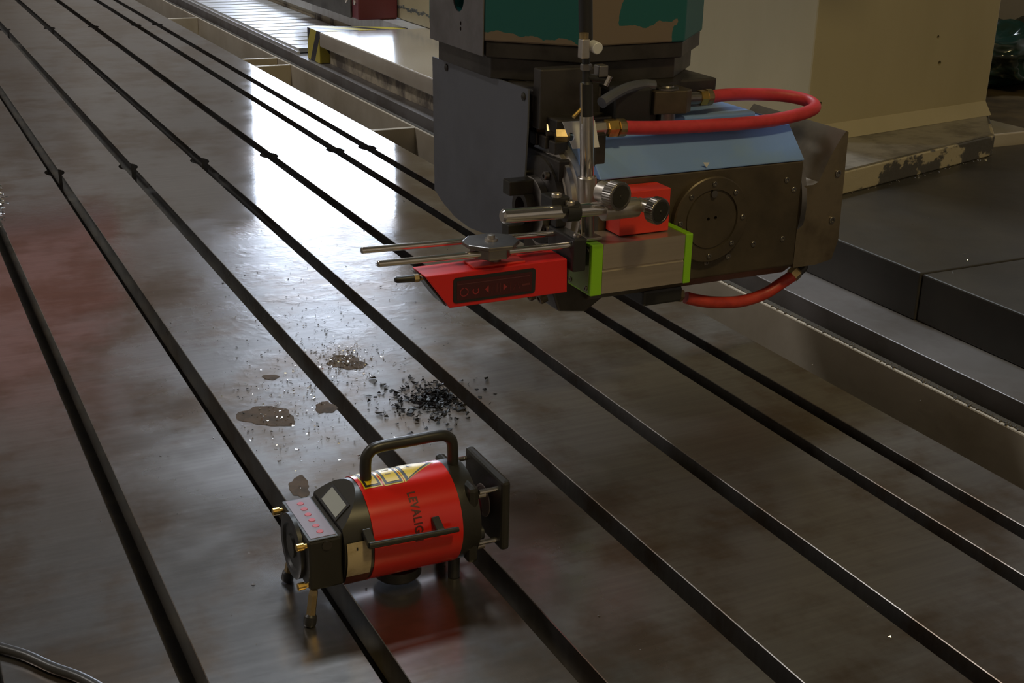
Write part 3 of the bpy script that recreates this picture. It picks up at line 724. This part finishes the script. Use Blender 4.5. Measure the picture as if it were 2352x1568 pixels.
# front body: cylinder blended into square block with sloped display
fbm = add_lathe(B(), LP(.4255, 0, LZ), XA, [(0, LR-.0022), (.0353, LR-.0012)], 72)
_n = Vector((-.0265, 0, .0275)).normalized()
_r = bmesh.ops.bisect_plane(fbm, geom=fbm.verts[:]+fbm.edges[:]+fbm.faces[:], plane_co=LP(.4250, 0, .1150), plane_no=_n, clear_outer=True)
bmesh.ops.holes_fill(fbm, edges=[e for e in fbm.edges if e.is_boundary])
obj('front_barrel', fbm, BLACKS, ls, True)
hw = .0535
blk = prism([LP(x, -hw, z) for x, z in ((.384, .044), (.384, .1085), (.4215, .1085), (.4254, .112), (.4254, .044))], (0, 2*hw, 0), .003)
cb_ = obj('control_block', blk, BLACKS, ls)
pf = obj('pad_frame', box(.3855, .4205, LYc-.0525, LYc+.0525, .1086, .1100, .0005), PADFR, cb_)
pd = obj('keypad', box(.3885, .4185, LYc-.049, LYc+.049, .1101, .1108), PAD, pf, label='lilac membrane keypad')
for k in range(6):
    yk = LYc+.037-.0148*k
    bm = add_lathe(B(), (.4035, yk, .1109), (0, 0, 1), [(0, .0042), (.0006, .0038)], 16); obj('key', bm, PINK, pf)
sd = Vector((.0275, 0, .0265)).normalized(); sn = Vector((-sd.z, 0, sd.x))
o0 = LP(.4250, 0, .1150)+sn*.0001
def onslope(a, b): return o0+sd*a+Vector((0, b, 0))
obj('display_bezel', prism([onslope(a, b) for a, b in ((.0005, -.030), (.0005, .030), (.0255, .030), (.0255, -.030))], sn*.0012), BLACK, cb_)
obj('display', prism([onslope(a, b)+sn*.0013 for a, b in ((.0035, -.026), (.0035, .025), (.0225, .025), (.0225, -.026))], sn*.0004), LCD, cb_, label='grey liquid-crystal display')
# end face ring + brass screws
ec = LP(.384, 0, .078)
obj('end_cover', add_lathe(B(), ec, (-1, 0, 0), [(0, .040), (.005, .040), (.006, .038), (.006, .029), (.003, .027), (.003, .001)], 48), BLACK, cb_, True)
obj('end_knob', add_lathe(B(), ec+Vector((-.003, 0, 0)), (-1, 0, 0), [(0, .015), (.003, .014), (.003, .001)], 28), BLACKS, cb_, True)
for dy, z in ((-.047, .1015), (.047, .1015), (-.047, .050)):
    obj('brass_screw', add_lathe(B(), LP(.384, dy, z), (-1, 0, 0), [(0, .003), (.004, .003), (.004, .0046), (.012, .0046), (.0125, .004)], 16), BRASS, cb_)
q = ony(751, 1252, LYc-hw-.0002); obj('side_screw', add_lathe(B(), q, (0, -1, 0), [(0, .0062), (.001, .006), (.001, .003)], 16), DARKM, cb_)
# rear flange
rfl = obj('rear_flange', add_lathe(B(), LP(.5745, 0, LZ), XA, [(0, LR-.001), (.014, LR-.001), (.018, LR-.002), (.0245, LR-.002)], 72), BLACKS, ls, True)
obj('rear_face', box(.585, .5992, LYc-.055, LYc+.055, .032, .136, .006), BLACKS, ls)
hp_ = add_lathe(B(), LP(.5995, -.004, LZ+.002), XA, [(0, .030), (.010, .028), (.016, .022), (.018, .0)], 36)
obj('lens', hp_, GLASSR, ls, True, label='dark red lens')
pl = B(); add_box(pl, .6245, .6365, LYc-.064, LYc+.047, .047, .141, .004)
plo = obj('target_plate', pl, BLACKS, ls, label='square black target plate on rods')
obj('plate_window', add_lathe(B(), LP(.6243, -.010, LZ+.008), (-1, 0, 0), [(0, .0215), (.0008, .021), (.0008, .018), (.0003, .0178), (.0003, .0)], 32), mat('pinkish_glass', (.32, .26, .24), .15), plo)
for dy, z in ((-.052, .128), (.040, .128), (-.052, .058), (.040, .058)):
    obj('spacer_rod', cyl(LP(.5992, dy, z), LP(.6245, dy, z), .0030, 14), CHROME, ls)
    obj('spacer_nut', cyl(LP(.5993, dy*.9, z-.006), LP(.609, dy*.9, z-.006), .0048, 14), STEEL, ls)
obj('focus_knob', add_lathe(B(), LP(.5993, -.036, .085-.022), XA, [(0, .009), (.012, .009), (.013, .007)], 20), BLACK, ls, True)
# handle
hpts = [LP(.474, 0, .138), LP(.474, 0, .168), LP(.478, 0, .180), LP(.490, 0, .186), LP(.530, 0, .1865), LP(.568, 0, .1865), LP(.581, 0, .182), LP(.5865, 0, .171), LP(.5875, 0, .135)]
obj('handle', add_tube(B(), spline(hpts, 8), .0070, 18), BLACKS, ls, True, label='black carry handle')
# side rod with lugs
s0, s1 = ony(848, 1253, LYc-LR-.012), ony(1053, 1215, LYc-LR-.012)
sr = obj('side_rod', add_lathe(B(), s0, s1-s0, [(0, .0042), ((s1-s0).length*.85, .0036), ((s1-s0).length, .0032)], 16), BLACKS, ls, True)
for t in (.03, .80):
    p_ = s0.lerp(s1, t); obj('rod_lug', prism([p_+Vector((-.005, .0, -.004)), p_+Vector((.005, 0, -.004)), p_+Vector((.004, .016, .006)), p_+Vector((-.006, .016, .006))], (0, 0, .008), .001), BLACKS, sr)
# stickers wrapped on the sleeve
def wrap(pts2, r):
    """pts2: (x, arc) -> world, arc measured from the top towards the camera side"""
    return [LP(x, -math.sin(a)*r, LZ+math.cos(a)*r) for x, a in pts2]
def patch(x0, x1, a0, a1, r, m, par, name, n=10):
    bm = B(); rows = []
    for k in range(n+1):
        a = a0+(a1-a0)*k/n
        rows.append([bm.verts.new(p) for p in wrap(((x0, a), (x1, a)), r)])
    for p, q in zip(rows, rows[1:]): bm.faces.new((p[0], p[1], q[1], q[0]))
    return obj(name, bm, m, par, True)
slv = [o for o in ls.children if o.name.startswith('red_sleeve')][0]
R1, R2, R3 = LR+.0003, LR+.0006, LR+.0009
def sticker(x0, x1, a0, a1):
    s = patch(x0, x1, a0, a1, R1, YELLOW, slv, 'warning_sticker')
    patch(x0+.0015, x1-.0015, a0, a1-.035, R2, BLACK, slv, 'sticker_border'); patch(x0+.0045, x1-.0045, a0, a1-.085, R3, YELLOW, slv, 'sticker_face')
    for k in range(4):
        aa = a0+.10+(a1-a0-.25)*k/4
        patch(x0+.008, x1-.008-.002*(k % 2), aa, aa+.035, R3+.0003, mat('sticker_print', (.25, .16, .02), .5), slv, 'print_line', 2)
sticker(.4655, .4885, -.66, .31); sticker(.4905, .5155, -.74, .33)
def tri(x0, x1, a0, a1, sh, r, m, name):
    """triangle with one side along the circumference, its point towards the lens end"""
    am = (a0+a1)/2; n = 14; bm = B(); rows = []
    for k in range(n+1):
        a = a0+sh+(a1-a0-2*sh)*k/n; f = 1-abs(a-am)/((a1-a0)/2-sh+1e-6)
        rows.append([bm.verts.new(p) for p in wrap(((x0+sh*LR, a), (x0+sh*LR+(x1-x0-sh*LR*2.6)*f+1e-5, a)), r)])
    for p, q in zip(rows, rows[1:]): bm.faces.new((p[0], p[1], q[1], q[0]))
    return obj(name, bm, m, slv, True)
tri(.5165, .5665, -.70, .34, .0, R1, YELLOW, 'warning_triangle'); tri(.5165, .5665, -.70, .34, .03, R2, BLACK, 'triangle_border'); tri(.5165, .5665, -.70, .34, .09, R3, YELLOW, 'triangle_face')
st_ = B(); cA, cX = -.18, .532
for k in range(8):
    a = k*math.pi/4; merge(st_, (lambda b: b)(prism(wrap(((cX+.0006*math.sin(a), cA+.010*math.cos(a)), (cX+.006*math.cos(a), cA+.10*math.sin(a)), (cX-.0006*math.sin(a), cA-.010*math.cos(a))), R3+.0004), (0, -.0002, .0002))))
obj('laser_symbol', st_, BLACK, slv)
# LEVALIGN lettering around the sleeve
cu = bpy.data.curves.new('lettering', 'FONT'); cu.body = 'LEVALIGN'; cu.size = .0145; cu.space_character = 1.12; cu.offset = .0004
to = bpy.data.objects.new('lettering_tmp', cu); COL.objects.link(to)
bpy.context.view_layer.update()
me = bpy.data.meshes.new_from_object(to.evaluated_get(bpy.context.evaluated_depsgraph_get()))
bpy.data.objects.remove(to)
tb = B(); tb.from_mesh(me); bpy.data.meshes.remove(me)
bmesh.ops.triangulate(tb, faces=tb.faces[:])
for _ in range(2): bmesh.ops.subdivide_edges(tb, edges=[e for e in tb.edges if e.calc_length() > .003], cuts=1)
for v in tb.verts:
    a = .57 + v.co.x*.86/LR; x = .5125 + v.co.y
    v.co = wrap(((x, a),), LR+.0004)[0]
obj('lettering', tb, mat('dark_red_print', (.10, .012, .010), .5), slv)
# paper label on the black barrel
patch(.4275, .4565, 1.30, 2.05, LR+.0006, PAPER, ls, 'paper_label', 12)
patch(.4275, .4565, 2.06, 2.42, LR+.0006, mat('dark_red_label', (.11, .02, .012), .5), ls, 'paper_label', 8)
patch(.4385, .4405, 1.40, 1.46, LR+.0010, BLACK, ls, 'label_print', 2)
# legs and bottom puck
def leg(p_top, p_bot, name='leg'):
    p_top, p_bot = Vector(p_top), Vector(p_bot); d = p_top-p_bot; n = d.normalized()
    l_ = obj(name, hexbolt(p_bot+n*.014, n, .0058, d.length-.014), BRASSD, ls)
    obj('rubber_foot', add_lathe(B(), p_bot, n, [(0, .0065), (.003, .0078), (.012, .0074), (.0145, .005)], 18), BLACK, l_, True)
leg((.3895, 1.2715, .0445), (.3815, 1.2665, .001)); leg((.394, 1.366, .0445), (.387, 1.374, .001))
obj('rear_leg', cyl((.580, 1.300, .0005), (.5805, 1.301, .034), .0075, 16), BLACK, ls); obj('rear_leg', cyl((.580, 1.345, .0005), (.5805, 1.344, .034), .0075, 16), BLACK, ls)
obj('bottom_puck', add_lathe(B(), (.513, LYc, .0075), (0, 0, 1), [(0, .026), (.004, .030), (.016, .030)], 40), BLACK, ls, True)

# ------------------------------------------------------------------ cable, oil, chips
pts = [onz(u, v, .007) for u, v in ((-130, 1462), (-60, 1470), (0, 1487), (60, 1505), (120, 1532), (190, 1558), (260, 1600), (330, 1660))]
for p in pts: p.z = .0066
cbo = obj('cable', add_tube(B(), spline(pts, 8), .0062, 14), CABLE, smooth=True, org=pts[2]); tag(cbo, 'thin black cable lying on the corner of the table', 'cable')
def puddle(u, v, ru, rv, seed, label, group):
    r = random.Random(seed); c = onz(u, v, 0); ph = [r.uniform(0, 6.28) for _ in range(4)]
    bm = B(); n = 40; out = []; inn = []
    for k in range(n):
        a = 2*math.pi*k/n; m_ = 1+.13*math.sin(2*a+ph[0])+.10*math.sin(3*a+ph[1])+.06*math.sin(5*a+ph[2])+.05*math.sin(9*a+ph[3])
        q = onz(u+ru*m_*math.cos(a), v+rv*m_*math.sin(a), 0)
        out.append(bm.verts.new((q.x, q.y, .0003))); inn.append(bm.verts.new((c.x+(q.x-c.x)*.93, c.y+(q.y-c.y)*.93, .0005)))
    for k in range(n): bm.faces.new((out[k], out[(k+1) % n], inn[(k+1) % n], inn[k]))
    bm.faces.new(inn)
    o = obj('oil_puddle', bm, OIL, org=(c.x, c.y, 0)); tag(o, label, 'oil puddle', group)
G = 'oil puddles on the table'
puddle(614, 956, 60, 25, 1, 'largest brown oval oil puddle on the table', G)
puddle(795, 832, 44, 16, 2, 'brown oil puddle ringed by bright chips', G)
puddle(622, 866, 17, 7, 3, 'tiny brown oil drop between two larger puddles', G)
puddle(748, 936, 22, 15, 4, 'brown oil puddle touching the slot edge, nearest the black chips', G)
puddle(688, 1118, 26, 22, 6, 'reddish brown oil patch just behind the pipe laser', G)
SX = [x for x in SLOTS]
def in_slot(x, y_): return any(abs(x-s) < SW+.003 for s in SX)
def shard(bm, p, s, r, flat=1.):
    q = [Vector((r.uniform(-1, 1), r.uniform(-1, 1), r.uniform(0, .7*flat)))*s for _ in range(4)]
    q[1] = Vector((-q[0].x, -q[0].y*.3, 0)); q[0].z = 0
    vs_ = [bm.verts.new(p+k+Vector((0, 0, .0006))) for k in q]
    for f in ((0, 1, 2), (0, 3, 1), (1, 3, 2), (0, 2, 3)): bm.faces.new([vs_[i] for i in f])
def scatter(name, m, label, n, pos, smin, smax, seed, org):
    r = random.Random(seed); bm = B(); k = 0
    while k < n:
        p = pos(r); k += 1
        if in_slot(p.x, p.y): continue
        shard(bm, p, r.uniform(smin, smax), r)
    o = obj(name, bm, m, org=org); tag(o, label, 'metal chips', kind='stuff')
def gpos(u, v, su, sv): return lambda r: onz(r.gauss(u, su), r.gauss(v, sv), 0)
c0 = onz(1000, 915, 0)
scatter('black_swarf', CHIPB, 'heap of black metal chips beside a slot on the table', 760, lambda r: onz(r.gauss(1003, 30), r.gauss(915, 17), 0) if r.random() < .62 else onz(r.gauss(985, 62), r.gauss(918, 30), 0), .0025, .0075, 11, (c0.x, c0.y, 0))
c1 = onz(700, 900, 0)
scatter('bright_swarf', CHIPS, 'bright steel chips strewn around the oil puddles', 950, lambda r: onz(r.gauss(690, 95), r.gauss(930, 90), 0) if r.random() < .6 else onz(r.gauss(790, 42), r.gauss(826, 18), 0),   .0010, .0030, 12, (c1.x, c1.y, 0))
c2 = onz(700, 760, 0)
scatter('grit', CHIPB, 'fine dark grit on the wet middle of the table', 420, lambda r: onz(r.gauss(740, 130), r.gauss(790, 120), 0), .0012, .0032, 13, (c2.x, c2.y, 0))
c3 = onz(1500, 900, 0)
scatter('stray_chips', CHIPS, 'single stray bright chips on the table away from the puddles', 46, lambda r: onz(r.uniform(100, 2200), r.uniform(420, 1560), 0), .001, .003, 14, (c3.x, c3.y, 0))
c4 = onz(2, 470, 0)
def heap(r):
    q = onz(r.gauss(-8, 9), r.gauss(472, 24), 0); q.x = min(q.x, .234-SW-.012) if False else q.x; q.z = abs(r.gauss(0, .010)); return q
r = random.Random(21); bm = B()
for k in range(160): shard(bm, heap(r), r.uniform(.003, .009), r)
o = obj('swarf_heap', bm, CHIPS, org=(c4.x, c4.y, 0)); tag(o, 'silvery swarf heap caught in a slot at the table side', 'metal chips', kind='stuff')
# chips on the black cover and by the column foot
bm = B(); r = random.Random(31)
for k in range(26):
    q = onz(r.uniform(1960, 2340), r.uniform(470, 690), .0985)
    if q.y < 1.80: q.z = .0965
    if q.x > 1.82: shard(bm, q, r.uniform(.001, .003), r)
for k in range(70):
    x = r.uniform(2.06, 2.72); shard(bm, Vector((x, fy(x)-abs(r.gauss(0, .006))-.002, .0985)), r.uniform(.0012, .004), r)
o = obj('cover_chips', bm, CHIPS, org=(2.2, 2.0, .0985)); tag(o, 'small bright chips on the black way cover', 'metal chips', kind='stuff')

# ------------------------------------------------------------------ overhead things seen only mirrored in the table
hk = thing('crane_hook', 'crane hook under an orange block, mirrored in the table', 'crane hook', (1.296, 7, 1.05))
hx, hz0 = 1.296, 1.05
hook = [Vector((hx, 7, hz0+.17)), Vector((hx, 7, hz0+.125))] + [Vector((hx+.045*math.sin(math.radians(t)), 7, hz0+.055+.045*math.cos(math.radians(t)))) for t in range(20, 270, 25)]
obj('hook', add_tube(B(), spline(hook, 4), lambda t: .016-.007*t, 12), BLACK, hk, True)
obj('block', box(hx-.064, hx+.064, 6.95, 7.05, hz0+.16, hz0+.25, .02), mat('orange_paint', (.45, .10, .03), .5), hk)
obj('rope', cyl((hx, 7, hz0+.25), (hx, 7, RZ1), .006, 10), DARKM, hk)
hh = thing('hoist_housing', 'red hoist housing hanging from the ceiling, mirrored in the table', 'hoist', (1.15, 11, 2.1))
obj('body', box(.55, 1.75, 10.7, 11.3, 2.1, 3.7, .03), mat('faded_red_paint', (.36, .15, .12), .6), hh)
for x in (.75, 1.55): obj('hanger', cyl((x, 11, 3.7), (x, 11, RZ1), .03, 10), DARKM, hh)
